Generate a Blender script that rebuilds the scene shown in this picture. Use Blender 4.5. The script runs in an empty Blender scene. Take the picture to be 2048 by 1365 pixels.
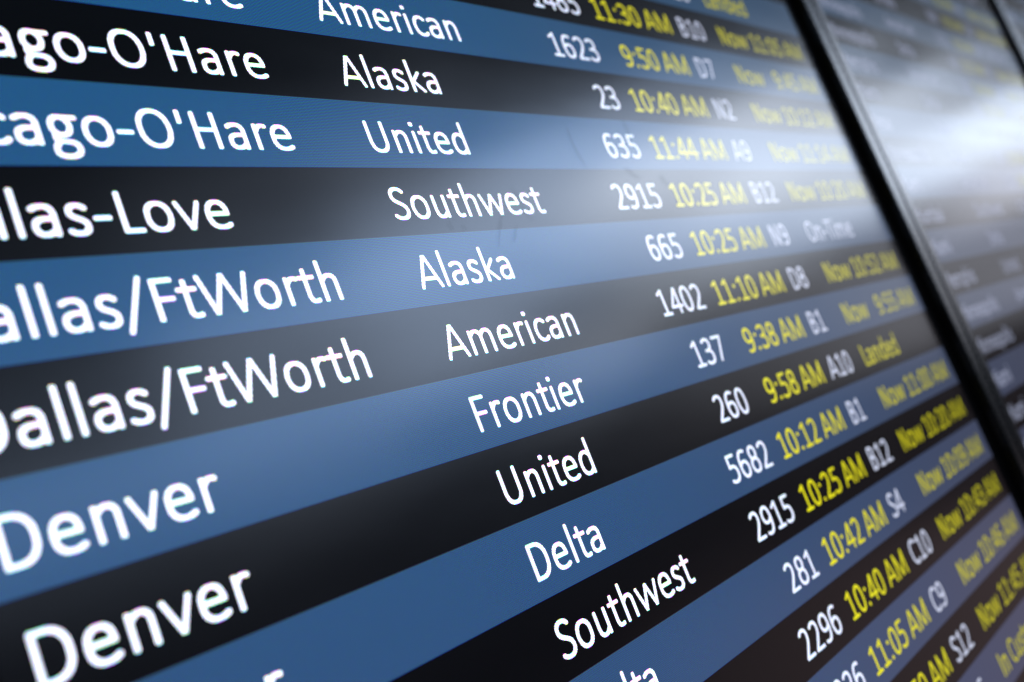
import bpy, math, random
import numpy as np
from mathutils import Vector, Matrix
from mathutils.geometry import tessellate_polygon
random.seed(7)

# ---------------------------------------------------------------- scale and frame
# One row of the flight board is U metres tall. x runs right along the boards,
# z up, y into the wall. Board glass lies at y = 0.
U = 0.0236
SC = bpy.context.scene
COL = SC.collection


def P(u, v, w=0.0):
    return Vector((u * U, w * U, -v * U))


# ---------------------------------------------------------------- camera
CAM_U = (-9.48691718, 7.76579694, -8.85767767)
F_PX, RES_X = 2035.43, 2048.0
rv = Vector((0.301276957, 0.842221332, 0.283066339))
R = Matrix.Rotation(rv.length, 3, rv.normalized())      # camera (x right, y down, z forward) -> board (u, v, w)
S = Matrix(((1, 0, 0), (0, 0, 1), (0, -1, 0)))           # board -> world
right, down, fwd = [S @ R.col[i] for i in range(3)]
cam_data = bpy.data.cameras.new('camera')
cam = bpy.data.objects.new('camera', cam_data)
COL.objects.link(cam)
cam.matrix_world = Matrix.Translation(P(*CAM_U)) @ Matrix((right, -down, -fwd)).transposed().to_4x4()
cam_data.sensor_width = 36.0
cam_data.lens = F_PX / RES_X * 36.0
cam_data.clip_start = 0.01
cam_data.clip_end = 200.0
cam_data.dof.use_dof = True
cam_data.dof.focus_distance = 13.4 * U
cam_data.dof.aperture_fstop = 8.2
SC.camera = cam

# ---------------------------------------------------------------- world: dim hall
world = bpy.data.worlds.new('World')
SC.world = world
world.use_nodes = True
bg = world.node_tree.nodes['Background']
bg.inputs[0].default_value = (0.60, 0.62, 0.70, 1)
bg.inputs[1].default_value = 0.012
SC.view_settings.view_transform = 'Standard'
SC.view_settings.look = 'None'
SC.view_settings.exposure = 0.0
SC.view_settings.gamma = 1.0

# ---------------------------------------------------------------- lamps: the hall's window bays and its dim floor bounce
LAMPS = [  # name, azimuth range, elevation range (degrees, seen from the boards), radiance, colour
    ('glass_wall_light', 12, 30, 4, 7, 0.446, (0.88, 0.97, 1.15)),
    ('window_light', 12, 30, 7, 10, 2.844, (0.74, 0.95, 1.32)),
    ('window_light', 12, 30, 10, 13, 0.139, (0.74, 0.95, 1.32)),
    ('window_light', 12, 30, 13, 16, 0.834, (0.74, 0.95, 1.32)),
    ('ceiling_bounce_light', 12, 30, 19, 24, 0.165, (0.80, 0.95, 1.25)),
    ('glass_wall_light', 30, 42, 4, 7, 1.204, (0.88, 0.97, 1.15)),
    ('window_light', 30, 42, 7, 10, 3.690, (0.74, 0.95, 1.32)),
    ('window_light', 30, 42, 10, 13, 2.151, (0.74, 0.95, 1.32)),
    ('window_light', 30, 42, 13, 16, 4.472, (0.74, 0.95, 1.32)),
    ('ceiling_bounce_light', 30, 42, 19, 24, 0.722, (0.80, 0.95, 1.25)),
    ('window_light', 42, 50, 7, 10, 5.538, (0.74, 0.95, 1.32)),
    ('window_light', 42, 50, 10, 13, 3.726, (0.74, 0.95, 1.32)),
    ('window_light', 42, 50, 13, 16, 6.850, (0.74, 0.95, 1.32)),
    ('window_light', 42, 50, 16, 19, 3.894, (0.74, 0.95, 1.32)),
    ('ceiling_bounce_light', 42, 50, 19, 24, 1.137, (0.80, 0.95, 1.25)),
    ('glass_wall_light', 50, 57, 4, 7, 3.319, (0.88, 0.97, 1.15)),
    ('window_light', 50, 57, 7, 10, 1.365, (0.74, 0.95, 1.32)),
    ('window_light', 50, 57, 10, 13, 3.951, (0.74, 0.95, 1.32)),
    ('window_light', 50, 57, 13, 16, 5.051, (0.74, 0.95, 1.32)),
    ('window_light', 50, 57, 16, 19, 5.523, (0.74, 0.95, 1.32)),
    ('glass_wall_light', 57, 63, -1, 4, 0.298, (0.96, 0.98, 1.10)),
    ('glass_wall_light', 57, 63, 4, 7, 0.373, (0.96, 0.98, 1.10)),
    ('window_light', 57, 63, 7, 10, 2.716, (0.86, 0.97, 1.15)),
    ('window_light', 57, 63, 10, 13, 3.974, (0.86, 0.97, 1.15)),
    ('window_light', 57, 63, 13, 16, 8.952, (0.86, 0.97, 1.15)),
    ('window_light', 57, 63, 16, 19, 3.497, (0.74, 0.95, 1.32)),
    ('glass_wall_light', 63, 69, -1, 4, 0.550, (0.96, 0.98, 1.10)),
    ('glass_wall_light', 63, 69, 4, 7, 0.691, (0.96, 0.98, 1.10)),
    ('window_light', 63, 69, 7, 10, 3.378, (0.86, 0.97, 1.15)),
    ('window_light', 63, 69, 10, 13, 7.263, (0.86, 0.97, 1.15)),
    ('window_light', 63, 69, 13, 16, 5.808, (0.86, 0.97, 1.15)),
    ('window_light', 63, 69, 16, 19, 0.700, (0.74, 0.95, 1.32)),
    ('glass_wall_light', 69, 73, -1, 4, 0.771, (0.96, 0.98, 1.10)),
    ('window_light', 69, 73, 7, 10, 3.804, (0.86, 0.97, 1.15)),
    ('window_light', 69, 73, 10, 13, 3.958, (0.86, 0.97, 1.15)),
    ('window_light', 69, 73, 13, 16, 2.600, (0.86, 0.97, 1.15)),
    ('glass_wall_light', 73, 77, -1, 4, 0.500, (0.96, 0.98, 1.10)),
    ('glass_wall_light', 73, 77, 4, 7, 0.966, (0.96, 0.98, 1.10)),
    ('window_light', 73, 77, 7, 10, 3.981, (0.86, 0.97, 1.15)),
    ('window_light', 73, 77, 10, 13, 3.2, (0.86, 0.97, 1.15)),
    ('glass_wall_light', 77, 81, -1, 4, 0.500, (0.96, 0.98, 1.10)),
    ('glass_wall_light', 77, 81, 4, 7, 2.4, (0.96, 0.98, 1.10)),
    ('window_light', 77, 81, 7, 10, 3.667, (0.86, 0.97, 1.15)),
    ('window_light', 77, 81, 10, 13, 0.35, (0.86, 0.97, 1.15)),
    ('window_light', 77, 81, 13, 16, 0.06, (0.86, 0.97, 1.15)),
    ('glass_wall_light', 81, 89, -1, 4, 0.500, (0.96, 0.98, 1.10)),
    ('window_light', 81, 89, 5, 9, 2.0, (0.86, 0.97, 1.15)),
    ('floor_bounce_light', 50, 89, -22, -10, 0.15, (1.20, 0.85, 0.85)),
]
ORG = P(8, 4)
DIST = 7.0
for name, a0, a1, e0, e1, L, colr in LAMPS:
    am, em = math.radians((a0 + a1) / 2), math.radians((e0 + e1) / 2)
    d = Vector((math.sin(am) * math.cos(em), -math.cos(am) * math.cos(em), math.sin(em)))
    ld = bpy.data.lights.new(name, 'AREA')
    ld.shape = 'RECTANGLE'
    ld.size = 2 * DIST * math.tan(math.radians((a1 - a0) / 2)) * math.cos(em)
    ld.size_y = 2 * DIST * math.tan(math.radians((e1 - e0) / 2))
    ld.color = colr
    ld.energy = L * math.pi * ld.size * ld.size_y
    lo = bpy.data.objects.new(name, ld)
    COL.objects.link(lo)
    lo.location = ORG + d * DIST
    lo.rotation_euler = (-d).to_track_quat('-Z', 'Y').to_euler()


# ---------------------------------------------------------------- materials
def new_mat(name):
    m = bpy.data.materials.new(name)
    m.use_nodes = True
    nt = m.node_tree
    return m, nt, nt.nodes['Principled BSDF']


def math_node(nt, op, a, b=None, c=None, clamp=False):
    n = nt.nodes.new('ShaderNodeMath')
    n.operation = op
    n.use_clamp = clamp
    for i, x in enumerate((a, b, c)):
        if x is None:
            continue
        if isinstance(x, (int, float)):
            n.inputs[i].default_value = x
        else:
            nt.links.new(x, n.inputs[i])
    return n.outputs[0]


PX = 45.0          # display pixels per row


def screen_mat(name, colour, colour_off, strength, shift=0.0):
    """Lit display surface: red, green and blue sub-pixel lines, matt anti-glare front with faint wiping marks."""
    m, nt, b = new_mat(name)
    m.cycles.emission_sampling = 'NONE'
    geo = nt.nodes.new('ShaderNodeNewGeometry')
    sep = nt.nodes.new('ShaderNodeSeparateXYZ')
    nt.links.new(geo.outputs['Position'], sep.inputs[0])
    u = math_node(nt, 'MULTIPLY', sep.outputs[0], 1 / U)
    v = math_node(nt, 'MULTIPLY', sep.outputs[2], -1 / U)
    # a liquid crystal panel dims and washes out when seen from far off its axis
    dot = nt.nodes.new('ShaderNodeVectorMath')
    dot.operation = 'DOT_PRODUCT'
    nt.links.new(geo.outputs['Normal'], dot.inputs[0])
    nt.links.new(geo.outputs['Incoming'], dot.inputs[1])
    fc = nt.nodes.new('ShaderNodeMapRange')
    fc.interpolation_type = 'SMOOTHSTEP'
    fc.inputs['From Min'].default_value = 0.18
    fc.inputs['From Max'].default_value = 0.68
    nt.links.new(dot.outputs['Value'], fc.inputs['Value'])
    facing = fc.outputs[0]
    # ... and its tint drifts when seen from above or below: teal from below, violet from above
    inc = nt.nodes.new('ShaderNodeSeparateXYZ')
    nt.links.new(geo.outputs['Incoming'], inc.inputs[0])
    drift = [math_node(nt, 'MULTIPLY_ADD', inc.outputs[2], g * shift, 1.0) for g in (0.85, -0.15, -0.20)]
    # pattern contrast falls off where the pixels get too small to resolve
    amp = nt.nodes.new('ShaderNodeMapRange')
    amp.inputs['From Min'].default_value = 2.0
    amp.inputs['From Max'].default_value = 9.0
    amp.inputs['To Min'].default_value = 1.0
    amp.inputs['To Max'].default_value = 0.0
    nt.links.new(u, amp.inputs['Value'])
    amp = amp.outputs[0]
    colw = math_node(nt, 'COSINE', math_node(nt, 'MULTIPLY', u, 2 * math.pi * PX))
    colw = math_node(nt, 'MULTIPLY_ADD', math_node(nt, 'MULTIPLY', colw, amp), 0.55, 1.0)
    chans = []
    for k, ph in enumerate((1 / 6, 1 / 2, 5 / 6)):
        arg = math_node(nt, 'MULTIPLY_ADD', v, 2 * math.pi * PX, -2 * math.pi * ph)
        r = math_node(nt, 'COSINE', arg)
        r = math_node(nt, 'MULTIPLY_ADD', math_node(nt, 'MULTIPLY', r, amp), 0.92, 1.0)
        r = math_node(nt, 'MULTIPLY', r, colw)
        tint = math_node(nt, 'MULTIPLY_ADD', facing, colour[k] - colour_off[k], colour_off[k])
        tint = math_node(nt, 'MULTIPLY', tint, drift[k])
        chans.append(math_node(nt, 'MULTIPLY', r, tint))
    cmb = nt.nodes.new('ShaderNodeCombineXYZ')
    for i in range(3):
        nt.links.new(chans[i], cmb.inputs[i])
    nt.links.new(cmb.outputs[0], b.inputs['Emission Color'])
    b.inputs['Emission Strength'].default_value = strength
    b.inputs['Base Color'].default_value = (0.006, 0.006, 0.007, 1)
    b.inputs['IOR'].default_value = 1.5
    # wiping marks: long soft streaks that take a little off the sheen
    mp = nt.nodes.new('ShaderNodeMapping')
    mp.inputs['Rotation'].default_value = (0, math.radians(38), 0)
    mp.inputs['Scale'].default_value = (9, 9, 42)
    nt.links.new(geo.outputs['Position'], mp.inputs[0])
    nz = nt.nodes.new('ShaderNodeTexNoise')
    nz.inputs['Scale'].default_value = 1.0
    nz.inputs['Detail'].default_value = 4
    nt.links.new(mp.outputs[0], nz.inputs['Vector'])
    sp = nt.nodes.new('ShaderNodeMapRange')
    sp.inputs['From Min'].default_value = 0.3
    sp.inputs['From Max'].default_value = 0.7
    sp.inputs['To Min'].default_value = 0.44
    sp.inputs['To Max'].default_value = 0.53
    nt.links.new(nz.outputs[0], sp.inputs['Value'])
    nt.links.new(sp.outputs[0], b.inputs['Specular IOR Level'])
    rg = nt.nodes.new('ShaderNodeMapRange')
    rg.inputs['From Min'].default_value = 0.3
    rg.inputs['From Max'].default_value = 0.7
    rg.inputs['To Min'].default_value = 0.17
    rg.inputs['To Max'].default_value = 0.20
    nt.links.new(nz.outputs[0], rg.inputs['Value'])
    nt.links.new(rg.outputs[0], b.inputs['Roughness'])
    return m


def plastic(name, colour, rough, spec=0.5):
    m, nt, b = new_mat(name)
    b.inputs['Base Color'].default_value = (*colour, 1)
    b.inputs['Specular IOR Level'].default_value = spec
    nz = nt.nodes.new('ShaderNodeTexNoise')
    nz.inputs['Scale'].default_value = 900
    geo = nt.nodes.new('ShaderNodeNewGeometry')
    nt.links.new(geo.outputs['Position'], nz.inputs['Vector'])
    mr = nt.nodes.new('ShaderNodeMapRange')
    mr.inputs['To Min'].default_value = rough - 0.05
    mr.inputs['To Max'].default_value = rough + 0.05
    nt.links.new(nz.outputs[0], mr.inputs['Value'])
    nt.links.new(mr.outputs[0], b.inputs['Roughness'])
    return m


M_BLUE = screen_mat('blue_row', (0.028, 0.088, 0.218), (0.052, 0.058, 0.092), 1.0, 1.0)
M_DARK = screen_mat('dark_row', (0.0022, 0.0024, 0.0036), (0.010, 0.008, 0.009), 1.0, 0.6)
M_WHITE = screen_mat('white_letters', (1.40, 1.50, 1.85), (0.18, 0.20, 0.30), 1.0)
M_YELLOW = screen_mat('yellow_letters', (1.32, 1.22, 0.012), (0.24, 0.235, 0.012), 1.0)
M_BORDER = screen_mat('dark_panel_border', (0.0004, 0.0004, 0.0005), (0.0004, 0.0004, 0.0005), 1.0)
M_FRAME = plastic('frame_plastic', (0.02, 0.02, 0.021), 0.27, 1.0)
M_CASE = plastic('case_plastic', (0.01, 0.01, 0.01), 0.5)
M_WALL = plastic('wall_paint', (0.05, 0.048, 0.045), 0.7)
m, nt, b = new_mat('smear')
b.inputs['Base Color'].default_value = (0.03, 0.028, 0.03, 1)
b.inputs['Roughness'].default_value = 0.9
b.inputs['Specular IOR Level'].default_value = 0.05
b.inputs['Alpha'].default_value = 0.09
M_SMEAR = m

# ---------------------------------------------------------------- lettering: pen strokes in thousandths of the type size
PEN_X, PEN_Y, PEN_N = 42.0, 36.0, 2.7
GLYPHS = {
    'A': (579, 'M 50 36 L 272 604|M 308 604 L 529 36|M 130 195 L 450 195|M 272 604 L 308 604'),
    'B': (544, 'M 142 38 L 142 602|M 142 602 L 262 602 C 350 602 400 555 400 475 C 400 395 350 342 262 342 L 142 342|M 262 342 C 385 342 447 285 447 193 C 447 95 378 38 270 38 L 142 38'),
    'C': (533, 'M 480 545 C 440 586 390 606 330 606 C 190 606 103 495 103 318 C 103 135 190 34 330 34 C 390 34 445 55 482 92'),
    'D': (615, 'M 142 38 L 142 602|M 142 602 L 265 602 C 430 602 519 500 519 325 C 519 140 425 38 262 38 L 142 38'),
    'F': (459, 'M 142 38 L 142 602 L 410 602|M 142 325 L 388 325'),
    'H': (623, 'M 142 38 L 142 602|M 481 38 L 481 602|M 142 332 L 481 332'),
    'I': (252, 'M 126 38 L 126 602'),
    'K': (520, 'M 142 38 L 142 602|M 440 602 L 175 330 L 470 38'),
    'L': (420, 'M 142 602 L 142 38 L 378 38'),
    'M': (855, 'M 138 38 L 138 602|M 150 600 L 415 60|M 440 60 L 705 600|M 717 602 L 717 38|M 415 60 L 440 60|M 138 602 L 150 602|M 705 602 L 717 602'),
    'N': (646, 'M 142 38 L 142 602|M 155 602 L 491 38|M 504 38 L 504 602'),
    'O': (662, 'E 331 320 238 287 0 360'),
    'P': (517, 'M 142 38 L 142 602|M 142 602 L 262 602 C 370 602 425 545 425 448 C 425 340 360 282 255 282 L 142 282'),
    'S': (459, 'M 382 548 C 350 584 305 606 247 606 C 150 606 94 555 94 478 C 94 392 165 362 235 330 C 310 296 383 262 383 172 C 383 85 315 34 215 34 C 150 34 98 54 64 86'),
    'T': (487, 'M 44 602 L 443 602|M 243 602 L 243 38'),
    'U': (642, 'M 134 602 L 134 240 C 134 105 200 34 320 34 C 440 34 508 105 508 245 L 508 602'),
    'W': (890, 'M 50 602 L 218 42|M 232 42 L 438 598|M 452 598 L 658 42|M 672 42 L 840 602|M 218 42 L 232 42|M 438 598 L 452 598|M 658 42 L 672 42'),
    'a': (479, 'M 90 402 C 130 428 175 440 225 440 C 320 440 360 395 360 310 L 360 38|M 360 262 L 265 262 C 140 262 86 222 86 145 C 86 72 135 36 205 36 C 270 36 325 68 360 118'),
    'b': (525, 'M 125 38 L 125 670|M 125 350 C 165 410 210 441 270 441 C 380 441 440 355 440 240 C 440 110 380 33 280 33 C 215 33 165 68 125 125'),
    'c': (423, 'M 370 396 C 335 428 300 441 255 441 C 150 441 88 365 88 237 C 88 105 150 33 258 33 C 305 33 345 48 377 82'),
    'd': (525, 'M 402 38 L 402 670|M 402 350 C 362 410 318 441 262 441 C 150 441 88 350 88 230 C 88 105 145 33 248 33 C 310 33 360 68 402 125'),
    'e': (498, 'M 90 250 L 410 250 C 412 375 355 441 255 441 C 150 441 88 360 88 235 C 88 100 150 33 275 33 C 330 33 378 46 416 70'),
    'g': (471, 'E 213 303 127 137 0 360|M 250 434 L 432 434|M 132 195 C 95 165 92 105 145 82 C 165 74 205 70 262 66 C 360 60 400 22 400 -38 C 400 -118 330 -158 225 -158 C 120 -158 72 -122 72 -66 C 72 -15 105 25 150 72'),
    'h': (525, 'M 125 38 L 125 670|M 125 345 C 170 405 220 441 280 441 C 365 441 402 385 402 290 L 402 38'),
    'i': (229, 'M 115 38 L 115 437|D 115 610'),
    'k': (455, 'M 125 38 L 125 670|M 362 437 L 165 242 L 392 38'),
    'l': (229, 'M 115 38 L 115 670'),
    'm': (799, 'M 125 38 L 125 437|M 125 345 C 170 405 215 441 270 441 C 358 441 400 385 400 290 L 400 38|M 400 345 C 445 405 490 441 545 441 C 633 441 675 385 675 290 L 675 38'),
    'n': (525, 'M 125 38 L 125 437|M 125 345 C 170 405 220 441 280 441 C 365 441 402 385 402 290 L 402 38'),
    'o': (527, 'E 263 237 177 204 0 360'),
    'p': (525, 'M 125 -140 L 125 437|M 125 350 C 165 410 210 441 270 441 C 380 441 440 355 440 240 C 440 110 380 33 280 33 C 215 33 165 68 125 125'),
    'r': (349, 'M 125 38 L 125 437|M 125 330 C 160 398 205 441 252 441 C 278 441 298 438 316 430'),
    's': (391, 'M 316 400 C 285 428 245 441 205 441 C 135 441 97 405 97 352 C 97 290 150 268 200 248 C 258 225 313 198 313 135 C 313 68 260 33 180 33 C 135 33 92 45 62 70'),
    't': (335, 'M 148 555 L 148 150 C 148 70 180 35 240 35 C 265 35 282 39 297 46|M 44 437 L 292 437'),
    'u': (525, 'M 124 437 L 124 185 C 124 85 165 33 245 33 C 305 33 355 70 400 130|M 400 437 L 400 38'),
    'v': (452, 'M 48 437 L 218 42|M 234 42 L 404 437|M 218 42 L 234 42'),
    'w': (715, 'M 50 437 L 184 42|M 198 42 L 350 430|M 365 430 L 517 42|M 531 42 L 665 437|M 184 42 L 198 42|M 350 430 L 365 430|M 517 42 L 531 42'),
    'y': (453, 'M 48 437 L 226 50|M 404 437 L 190 -150'),
    '0': (507, 'E 253 320 172 286 0 360'),
    '1': (507, 'M 108 518 L 262 602|M 268 604 L 268 38|M 114 38 L 418 38'),
    '2': (507, 'M 92 545 C 140 588 185 606 240 606 C 335 606 386 550 386 465 C 386 350 300 270 100 44|M 100 38 L 428 38'),
    '3': (507, 'M 92 560 C 135 592 180 606 235 606 C 325 606 378 560 378 480 C 378 395 315 338 215 338 L 165 338|M 215 338 C 335 338 405 290 405 195 C 405 95 330 34 215 34 C 160 34 112 48 78 74'),
    '4': (507, 'M 468 182 L 50 182|M 50 186 L 318 600|M 318 602 L 352 602|M 352 602 L 352 38'),
    '5': (507, 'M 396 602 L 134 602 L 130 358 C 165 366 195 370 230 370 C 345 370 405 310 405 210 C 405 100 330 34 205 34 C 155 34 112 45 76 68'),
    '6': (507, 'M 390 585 C 360 600 325 606 290 606 C 160 606 88 500 88 290 C 88 120 145 33 255 33 C 355 33 420 105 420 210 C 420 310 360 368 265 368 C 195 368 130 335 92 270'),
    '7': (507, 'M 74 602 L 424 602|M 424 598 L 190 38'),
    '8': (507, 'E 253 468 138 138 0 360|E 253 185 165 151 0 360'),
    '9': (507, 'M 117 52 C 147 38 182 34 217 34 C 347 34 419 138 419 348 C 419 520 362 606 252 606 C 152 606 87 533 87 428 C 87 328 147 270 242 270 C 312 270 377 303 415 368'),
    ':': (267, 'D 133 415|D 133 56'),
    '-': (306, 'M 62 245 L 244 245'),
    '/': (386, 'M 40 -90 L 346 665'),
    "'": (221, 'M 112 615 L 110 450'),
    ' ': (226, ''),
}


def stroke_points(spec):
    pts = []
    for part in spec.split('|'):
        t = part.split()
        if not t:
            continue
        if t[0] == 'E':
            cx, cy, rx, ry = map(float, t[1:5])
            n = 2.25
            for k in range(120):
                a = 2 * math.pi * k / 120
                c, s = math.cos(a), math.sin(a)
                pts.append((cx + rx * math.copysign(abs(c) ** (2 / n), c), cy + ry * math.copysign(abs(s) ** (2 / n), s), 1.0))
            continue
        if t[0] == 'D':
            pts.append((float(t[1]), float(t[2]), 1.28))
            continue
        i, cur = 0, None
        while i < len(t):
            op = t[i]
            if op == 'M':
                cur = (float(t[i + 1]), float(t[i + 2])); i += 3
            elif op == 'L':
                q = (float(t[i + 1]), float(t[i + 2])); i += 3
                ln = math.hypot(q[0] - cur[0], q[1] - cur[1])
                dx, dy = abs(q[0] - cur[0]) / max(ln, 1e-6), abs(q[1] - cur[1]) / max(ln, 1e-6)
                wd = 1 - 0.26 * dx * dy      # thin the diagonals a little
                n = max(1, int(ln / 5))
                for k in range(n + 1):
                    f = k / n
                    pts.append((cur[0] + (q[0] - cur[0]) * f, cur[1] + (q[1] - cur[1]) * f, wd))
                cur = q
            else:
                a = [float(x) for x in t[i + 1:i + 7]]; i += 7
                for k in range(37):
                    f = k / 36; g = 1 - f
                    pts.append((g**3 * cur[0] + 3*g*g*f * a[0] + 3*g*f*f * a[2] + f**3 * a[4],
                                g**3 * cur[1] + 3*g*g*f * a[1] + 3*g*f*f * a[3] + f**3 * a[5], 1.0))
                cur = (a[4], a[5])
    return np.array(pts)


def contour(F, xs, ys):
    """Marching squares at level 0 (inside is negative): closed loops of (x, y)."""
    seg = {}
    ny, nx = F.shape

    def ep(i0, j0, i1, j1):
        a, b2 = F[j0, i0], F[j1, i1]
        f = a / (a - b2)
        return (xs[i0] + (xs[i1] - xs[i0]) * f, ys[j0] + (ys[j1] - ys[j0]) * f)
    pos = {}
    inside = F < 0
    cells = np.argwhere((inside[:-1, :-1].astype(int) + inside[1:, :-1] + inside[:-1, 1:] + inside[1:, 1:]) % 4 != 0)
    for j, i in cells:
        b0, b1, b2, b3 = inside[j, i], inside[j, i + 1], inside[j + 1, i + 1], inside[j + 1, i]
        code = b0 + 2 * b1 + 4 * b2 + 8 * b3
        e = {'b': ('h', i, j), 't': ('h', i, j + 1), 'l': ('v', i, j), 'r': ('v', i + 1, j)}
        table = {1: ['lb'], 2: ['br'], 3: ['lr'], 4: ['rt'], 5: ['lb', 'rt'], 6: ['bt'], 7: ['lt'],
                 8: ['tl'], 9: ['tb'], 10: ['br', 'tl'], 11: ['tr'], 12: ['rl'], 13: ['rb'], 14: ['bl']}
        for s in table[int(code)]:
            a, c = e[s[0]], e[s[1]]
            for q in (a, c):
                if q not in pos:
                    pos[q] = ep(q[1], q[2], q[1] + (q[0] == 'h'), q[2] + (q[0] == 'v'))
            seg.setdefault(a, []).append(c)
            seg.setdefault(c, []).append(a)
    loops, seen = [], set()
    for s in seg:
        if s in seen:
            continue
        loop, cur, prev = [], s, None
        while cur not in seen:
            seen.add(cur)
            loop.append(pos[cur])
            nxt = [x for x in seg[cur] if x != prev and x not in seen]
            prev = cur
            if not nxt:
                break
            cur = nxt[0]
        if len(loop) > 8:
            loops.append(simplify(loop, 0.9))
    return loops


def simplify(loop, tol):
    pts = np.array(loop)

    def rdp(a, b2):
        if b2 <= a + 1:
            return []
        p, q = pts[a], pts[b2]
        d = q - p
        ln = np.hypot(*d) + 1e-9
        m = pts[a + 1:b2] - p
        dist = np.abs(m[:, 0] * d[1] - m[:, 1] * d[0]) / ln if ln > 1e-6 else np.hypot(m[:, 0], m[:, 1])
        k = int(np.argmax(dist))
        if dist[k] < tol:
            return []
        k += a + 1
        return rdp(a, k) + [k] + rdp(k, b2)
    far = int(np.argmax(np.hypot(*(pts - pts[0]).T)))
    idx = [0] + rdp(0, far) + [far] + rdp(far, len(pts) - 1)
    return [tuple(pts[i]) for i in idx]


GCACHE = {}


def glyph(ch):
    if ch in GCACHE:
        return GCACHE[ch]
    adv, spec = GLYPHS[ch]
    if not spec:
        GCACHE[ch] = (adv, [], [])
        return GCACHE[ch]
    sp = stroke_points(spec)
    step = 6.0
    xs = np.arange(sp[:, 0].min() - 70, sp[:, 0].max() + 70, step)
    ys = np.arange(sp[:, 1].min() - 70, sp[:, 1].max() + 70, step)
    X, Y = np.meshgrid(xs, ys)
    F = np.full(X.shape, 1e9)
    for x, y, w in sp:
        dx, dy = np.abs(X - x) / (PEN_X * w), np.abs(Y - y) / (PEN_Y * w)
        F = np.minimum(F, (dx**PEN_N + dy**PEN_N) ** (1 / PEN_N))
    loops = contour(F - 1.0, xs, ys)

    # group outlines with their holes by containment
    def area(l):
        return 0.5 * sum(l[i - 1][0] * l[i][1] - l[i][0] * l[i - 1][1] for i in range(len(l)))

    def within(pt, l):
        c = False
        for i in range(len(l)):
            (x0, y0), (x1, y1) = l[i - 1], l[i]
            if (y0 > pt[1]) != (y1 > pt[1]) and pt[0] < (x1 - x0) * (pt[1] - y0) / (y1 - y0) + x0:
                c = not c
        return c
    depth = [sum(within(l[0], o) for o in loops if o is not l) for l in loops]
    verts, tris = [], []
    for l, dp in zip(loops, depth):
        if dp % 2:
            continue
        grp = [l] + [h for h, d2 in zip(loops, depth) if d2 == dp + 1 and within(h[0], l)]
        grp = [g if (area(g) > 0) == (k == 0) else g[::-1] for k, g in enumerate(grp)]
        base = len(verts)
        for g in grp:
            verts += g
        for t in tessellate_polygon([[Vector((x, y, 0)) for x, y in g] for g in grp]):
            a, b2, c = [verts[base + i] for i in t]
            s = (b2[0] - a[0]) * (c[1] - a[1]) - (c[0] - a[0]) * (b2[1] - a[1])
            tris.append(tuple(base + i for i in (t if s > 0 else t[::-1])))
    GCACHE[ch] = (adv, verts, tris)
    return GCACHE[ch]


SIZE = 0.756       # type size in rows
BASE = 0.778       # baseline below the top of its row


def text_width(s):
    return sum(GLYPHS[c][0] for c in s) * SIZE / 1000


def text_object(name, s, u0, v0, mat, parent, align='left', pre=''):
    """One run of lettering as a flat mesh just in front of its row."""
    if align == 'right':
        u0 -= text_width(s)
    vs, fs, x = [], [], 0.0
    for ch in s:
        adv, gv, gt = glyph(ch)
        b0 = len(vs)
        vs += [P(u0 + (x + a) * SIZE / 1000, v0 + BASE - c * SIZE / 1000, -0.004) for a, c in gv]
        fs += [tuple(b0 + i for i in t) for t in gt]
        x += adv
    return mesh_object(name, vs, fs, mat, parent)


def mesh_object(name, vs, fs, mat, parent=None):
    me = bpy.data.meshes.new(name)
    me.from_pydata([tuple(v) for v in vs], [], fs)
    me.materials.append(mat)
    me.update()
    o = bpy.data.objects.new(name, me)
    COL.objects.link(o)
    if parent:
        o.parent = parent
    return o


def box_data(u0, u1, v0, v1, w0, w1):
    vs = [P(u, v, w) for w in (w0, w1) for v in (v0, v1) for u in (u0, u1)]
    fs = [(0, 2, 3, 1), (4, 5, 7, 6), (0, 1, 5, 4), (2, 6, 7, 3), (0, 4, 6, 2), (1, 3, 7, 5)]
    return vs, fs


# ---------------------------------------------------------------- a flight board
BZ_H, BZ_W = 0.31, 0.57       # frame stands proud of the screen, frame width (rows)
SCR_W, N_ROWS = 24.1, 43
MARGIN_L = 0.35               # the same at the left
MARGIN = 0.62                 # unlit strip between the picture and the frame


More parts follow.
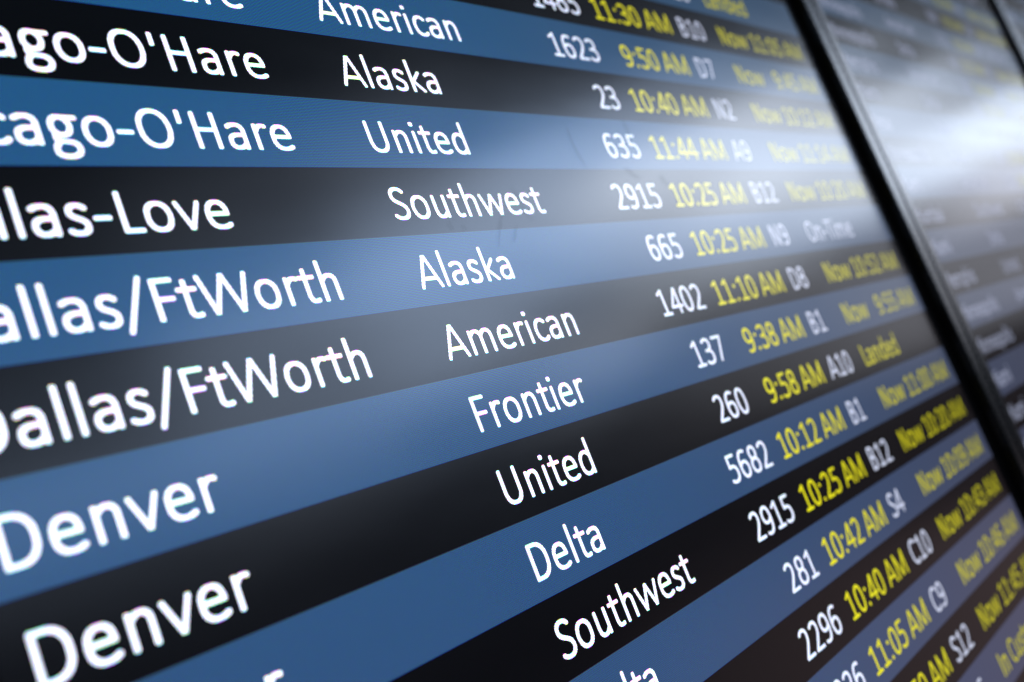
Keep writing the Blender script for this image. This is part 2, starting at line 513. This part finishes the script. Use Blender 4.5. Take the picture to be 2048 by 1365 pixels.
def board(u_left, v_top, rows, blue_parity, first_text_row, texts, label, angle=0.0):
    """rows: N_ROWS bands from v_top down; texts: dict row index -> cells."""
    root = bpy.data.objects.new('flight_board', None)
    COL.objects.link(root)
    root['label'] = label
    root['category'] = 'screen'
    root['group'] = 'flight information boards hung side by side'
    uL, uR, vT, vB = u_left, u_left + SCR_W, v_top, v_top + N_ROWS * 1.0
    uF = uL - MARGIN_L                       # inner edge of the frame at the left
    vs, fs = box_data(uF - BZ_W + 0.03, uR + BZ_W - 0.03, vT - BZ_W + 0.03, vB + BZ_W - 0.03, 0.02, 2.6)
    mesh_object('housing', vs, fs, M_CASE, root)
    # frame: one profile swept round the screen with mitred corners
    prof = [(0, 0.015), (0, -BZ_H + 0.07), (0.02, -BZ_H + 0.025), (0.07, -BZ_H), (BZ_W - 0.09, -BZ_H),
            (BZ_W - 0.03, -BZ_H + 0.03), (BZ_W, -BZ_H + 0.10), (BZ_W, 0.6)]
    vs, fs = [], []
    for d, w in prof:
        vs += [P(uF - d, vT - d, w), P(uR + d, vT - d, w), P(uR + d, vB + d, w), P(uF - d, vB + d, w)]
    for k in range(len(prof) - 1):
        for c in range(4):
            a, b2 = 4 * k + c, 4 * k + (c + 1) % 4
            fs.append((a, a + 4, b2 + 4, b2))
    mesh_object('frame', vs, fs, M_FRAME, root)
    for b0, b1 in ((uF, uL), (uR - MARGIN, uR)):
        mesh_object('panel_border', [P(b0, vT), P(b0, vB), P(b1, vB), P(b1, vT)], [(0, 1, 2, 3)], M_BORDER, root)
    for r in range(N_ROWS):
        k = first_text_row + r
        v0 = v_top + r
        blue = (k % 2 == 0) == blue_parity
        row = mesh_object('board_row', [P(uL, v0), P(uL, v0 + 1), P(uR - MARGIN, v0 + 1), P(uR - MARGIN, v0)], [(0, 1, 2, 3)],
                          M_BLUE if blue else M_DARK, root)
        t = texts.get(k)
        if not t:
            continue
        dest, line, num, tm, gate, status = t
        ou = u_left + 6.22
        if dest:
            text_object('destination_text', dest, ou - 6.03, v0, M_WHITE, row)
        if line:
            text_object('airline_text', line, ou - 0.05, v0, M_WHITE, row)
        if num:
            text_object('flight_number_text', num, ou + 6.76, v0, M_WHITE, row, 'right')
        if tm:
            text_object('time_text', tm, ou + 10.14, v0, M_YELLOW, row, 'right')
        if gate:
            text_object('gate_text', gate, ou + 10.42, v0, M_WHITE, row)
        if status:
            if status.startswith('Now '):
                w0 = ou + 12.245
                word = text_object('status_text', 'Now', w0, v0, M_YELLOW, row)
                text_object('status_text', status[4:], ou + 16.86, v0, M_YELLOW, row, 'right')
            else:
                text_object('status_text', status, ou + 12.245, v0, M_WHITE if status == 'On-Time' else M_YELLOW, row)
    return root


CH, DF = "Chicago-O'Hare", 'Dallas/FtWorth'
T1 = {
    -3: (CH, 'Delta', '1105', '10:15 AM', 'S4', 'Now 10:02 AM'),
    -2: (CH, 'Frontier', '602', '9:20 AM', 'A10', 'Landed'),
    -1: (CH, 'American', '1485', '11:30 AM', 'B10', 'Now 11:05 AM'),
    0: (CH, 'American', '1623', '9:50 AM', 'D7', 'Now 9:45 AM'),
    1: (CH, 'Alaska', '23', '10:40 AM', 'N2', 'Now 10:12 AM'),
    2: (CH, 'United', '635', '11:44 AM', 'A9', 'Now 11:14 AM'),
    3: ('Dallas-Love', 'Southwest', '2915', '10:25 AM', 'B12', 'Now 10:20 AM'),
    4: (DF, 'Alaska', '665', '10:25 AM', 'N9', 'On-Time'),
    5: (DF, 'American', '1402', '11:10 AM', 'D8', 'Now 10:52 AM'),
    6: ('Denver', 'Frontier', '137', '9:38 AM', 'B1', 'Now 9:55 AM'),
    7: ('Denver', 'United', '260', '9:58 AM', 'A10', 'Landed'),
    8: ('Denver', 'Delta', '5682', '10:12 AM', 'B1', 'Now 11:00 AM'),
    9: ('Denver', 'Southwest', '2915', '10:25 AM', 'B12', 'Now 10:20 AM'),
    10: ('Denver', 'Delta', '281', '10:42 AM', 'S4', 'Now 10:09 AM'),
    11: ('Denver', 'United', '2296', '10:40 AM', 'C10', 'Now 10:43 AM'),
    12: ('Denver', 'Southwest', '4226', '11:05 AM', 'C9', 'Now 10:46 AM'),
    13: ('Denver', 'United', '312', '10:50 AM', 'S12', 'Now 11:45 AM'),
    14: ('Denver', 'Delta', '498', '11:20 AM', 'S6', 'In Customs'),
    15: ('Denver', 'Alaska', '381', '11:35 AM', 'N7', 'On-Time'),
    16: ('Denver', 'United', '1204', '11:50 AM', 'A4', 'On-Time'),
}
T2, T3 = {}, {}
dests = ['Miami', 'Miami', 'Milan', 'Miami', 'Mumbai', 'Miami', 'Memphis', 'Minneapolis', 'Minneapolis', 'Miami']
lines = ['American', 'Delta', 'American', 'Delta', 'United', 'Alaska', 'American', 'Southwest', 'Delta', 'United']
T2 = {}
for k in range(-7, 17):
    d = dests[k % 10] if k not in (-1, 0, 1, 2, 3) else {-1: 'Memphis', 0: 'Miami', 1: 'Mesa', 2: 'Minneapolis', 3: 'Miami'}[k]
    T2[k] = (d, lines[(k + 3) % 10], str(random.randint(101, 2900)), '%d:%02d AM' % (random.randint(9, 11), random.randint(10, 59)),
             random.choice('ABCDNS') + str(random.randint(1, 12)), random.choice(['Now 10:%02d AM' % random.randint(10, 59), 'On-Time', 'Now 11:%02d AM' % random.randint(10, 59)]))
    T3[k] = T2[k]

U1 = 17.88 - SCR_W
near_board = board(U1, -10, N_ROWS, True, -10, T1,
      'nearest flight board, filling most of the view with sharp white and yellow text')
U2 = 17.88 + 2 * BZ_W + 0.05 + MARGIN_L
board(U2, -10.13, N_ROWS, False, -10, T2,
      'blurred second flight board right of the sharp one, partly washed out by window glare')
U3 = U2 + SCR_W + 2 * BZ_W + 0.05 + MARGIN_L
board(U3, -10.2, N_ROWS, True, -10, T3,
      'dark sliver of a third flight board in the top right corner, beyond the second board')

# finger smears and dirt specks on the glass of the nearest board: (u0, v0, u1, v1, width, bend)
for u0, v0, u1, v1, wd, bend in [(2.176, 3.70, 1.737, 4.30, 0.050, 0.02), (2.350, 3.956, 2.114, 4.24, 0.060, 0.0),
                                 (2.609, 3.295, 2.808, 3.917, 0.055, 0.05), (0.924, 3.818, 0.956, 3.973, 0.05, 0.01),
                                 (1.203, 3.876, 1.190, 3.999, 0.045, 0.0), (1.004, 4.411, 0.998, 4.489, 0.055, 0.0),
                                 (7.05, 3.12, 7.21, 3.36, 0.13, 0.02), (4.681, 2.186, 4.773, 2.998, 0.10, 0.06),
                                 (6.529, 1.946, 6.498, 2.522, 0.12, -0.05), (5.95, 2.95, 6.35, 3.20, 0.10, 0.03)]:
    n = 10
    dx, dy = u1 - u0, v1 - v0
    ln = math.hypot(dx, dy)
    px, py = -dy / ln, dx / ln
    vs, fs = [], []
    for k in range(n + 1):
        f = k / n
        h = wd * (0.15 + math.sin(math.pi * f) ** 0.7 * random.uniform(0.7, 1.0)) / 2
        c = bend * math.sin(math.pi * f)
        cu, cv = u0 + dx * f + px * c, v0 + dy * f + py * c
        vs += [P(cu - px * h, cv - py * h, -0.022), P(cu + px * h, cv + py * h, -0.022)]
    for k in range(n):
        fs.append((2 * k, 2 * k + 2, 2 * k + 3, 2 * k + 1))
    mesh_object('smear', vs, fs, M_SMEAR, near_board)

# ---------------------------------------------------------------- the wall the boards hang on
vs, fs = box_data(-30, 110, -30, 60, 2.7, 5.0)
wall = mesh_object('wall', vs, fs, M_WALL)
wall['kind'] = 'structure'
wall['label'] = 'dark wall behind the flight boards'
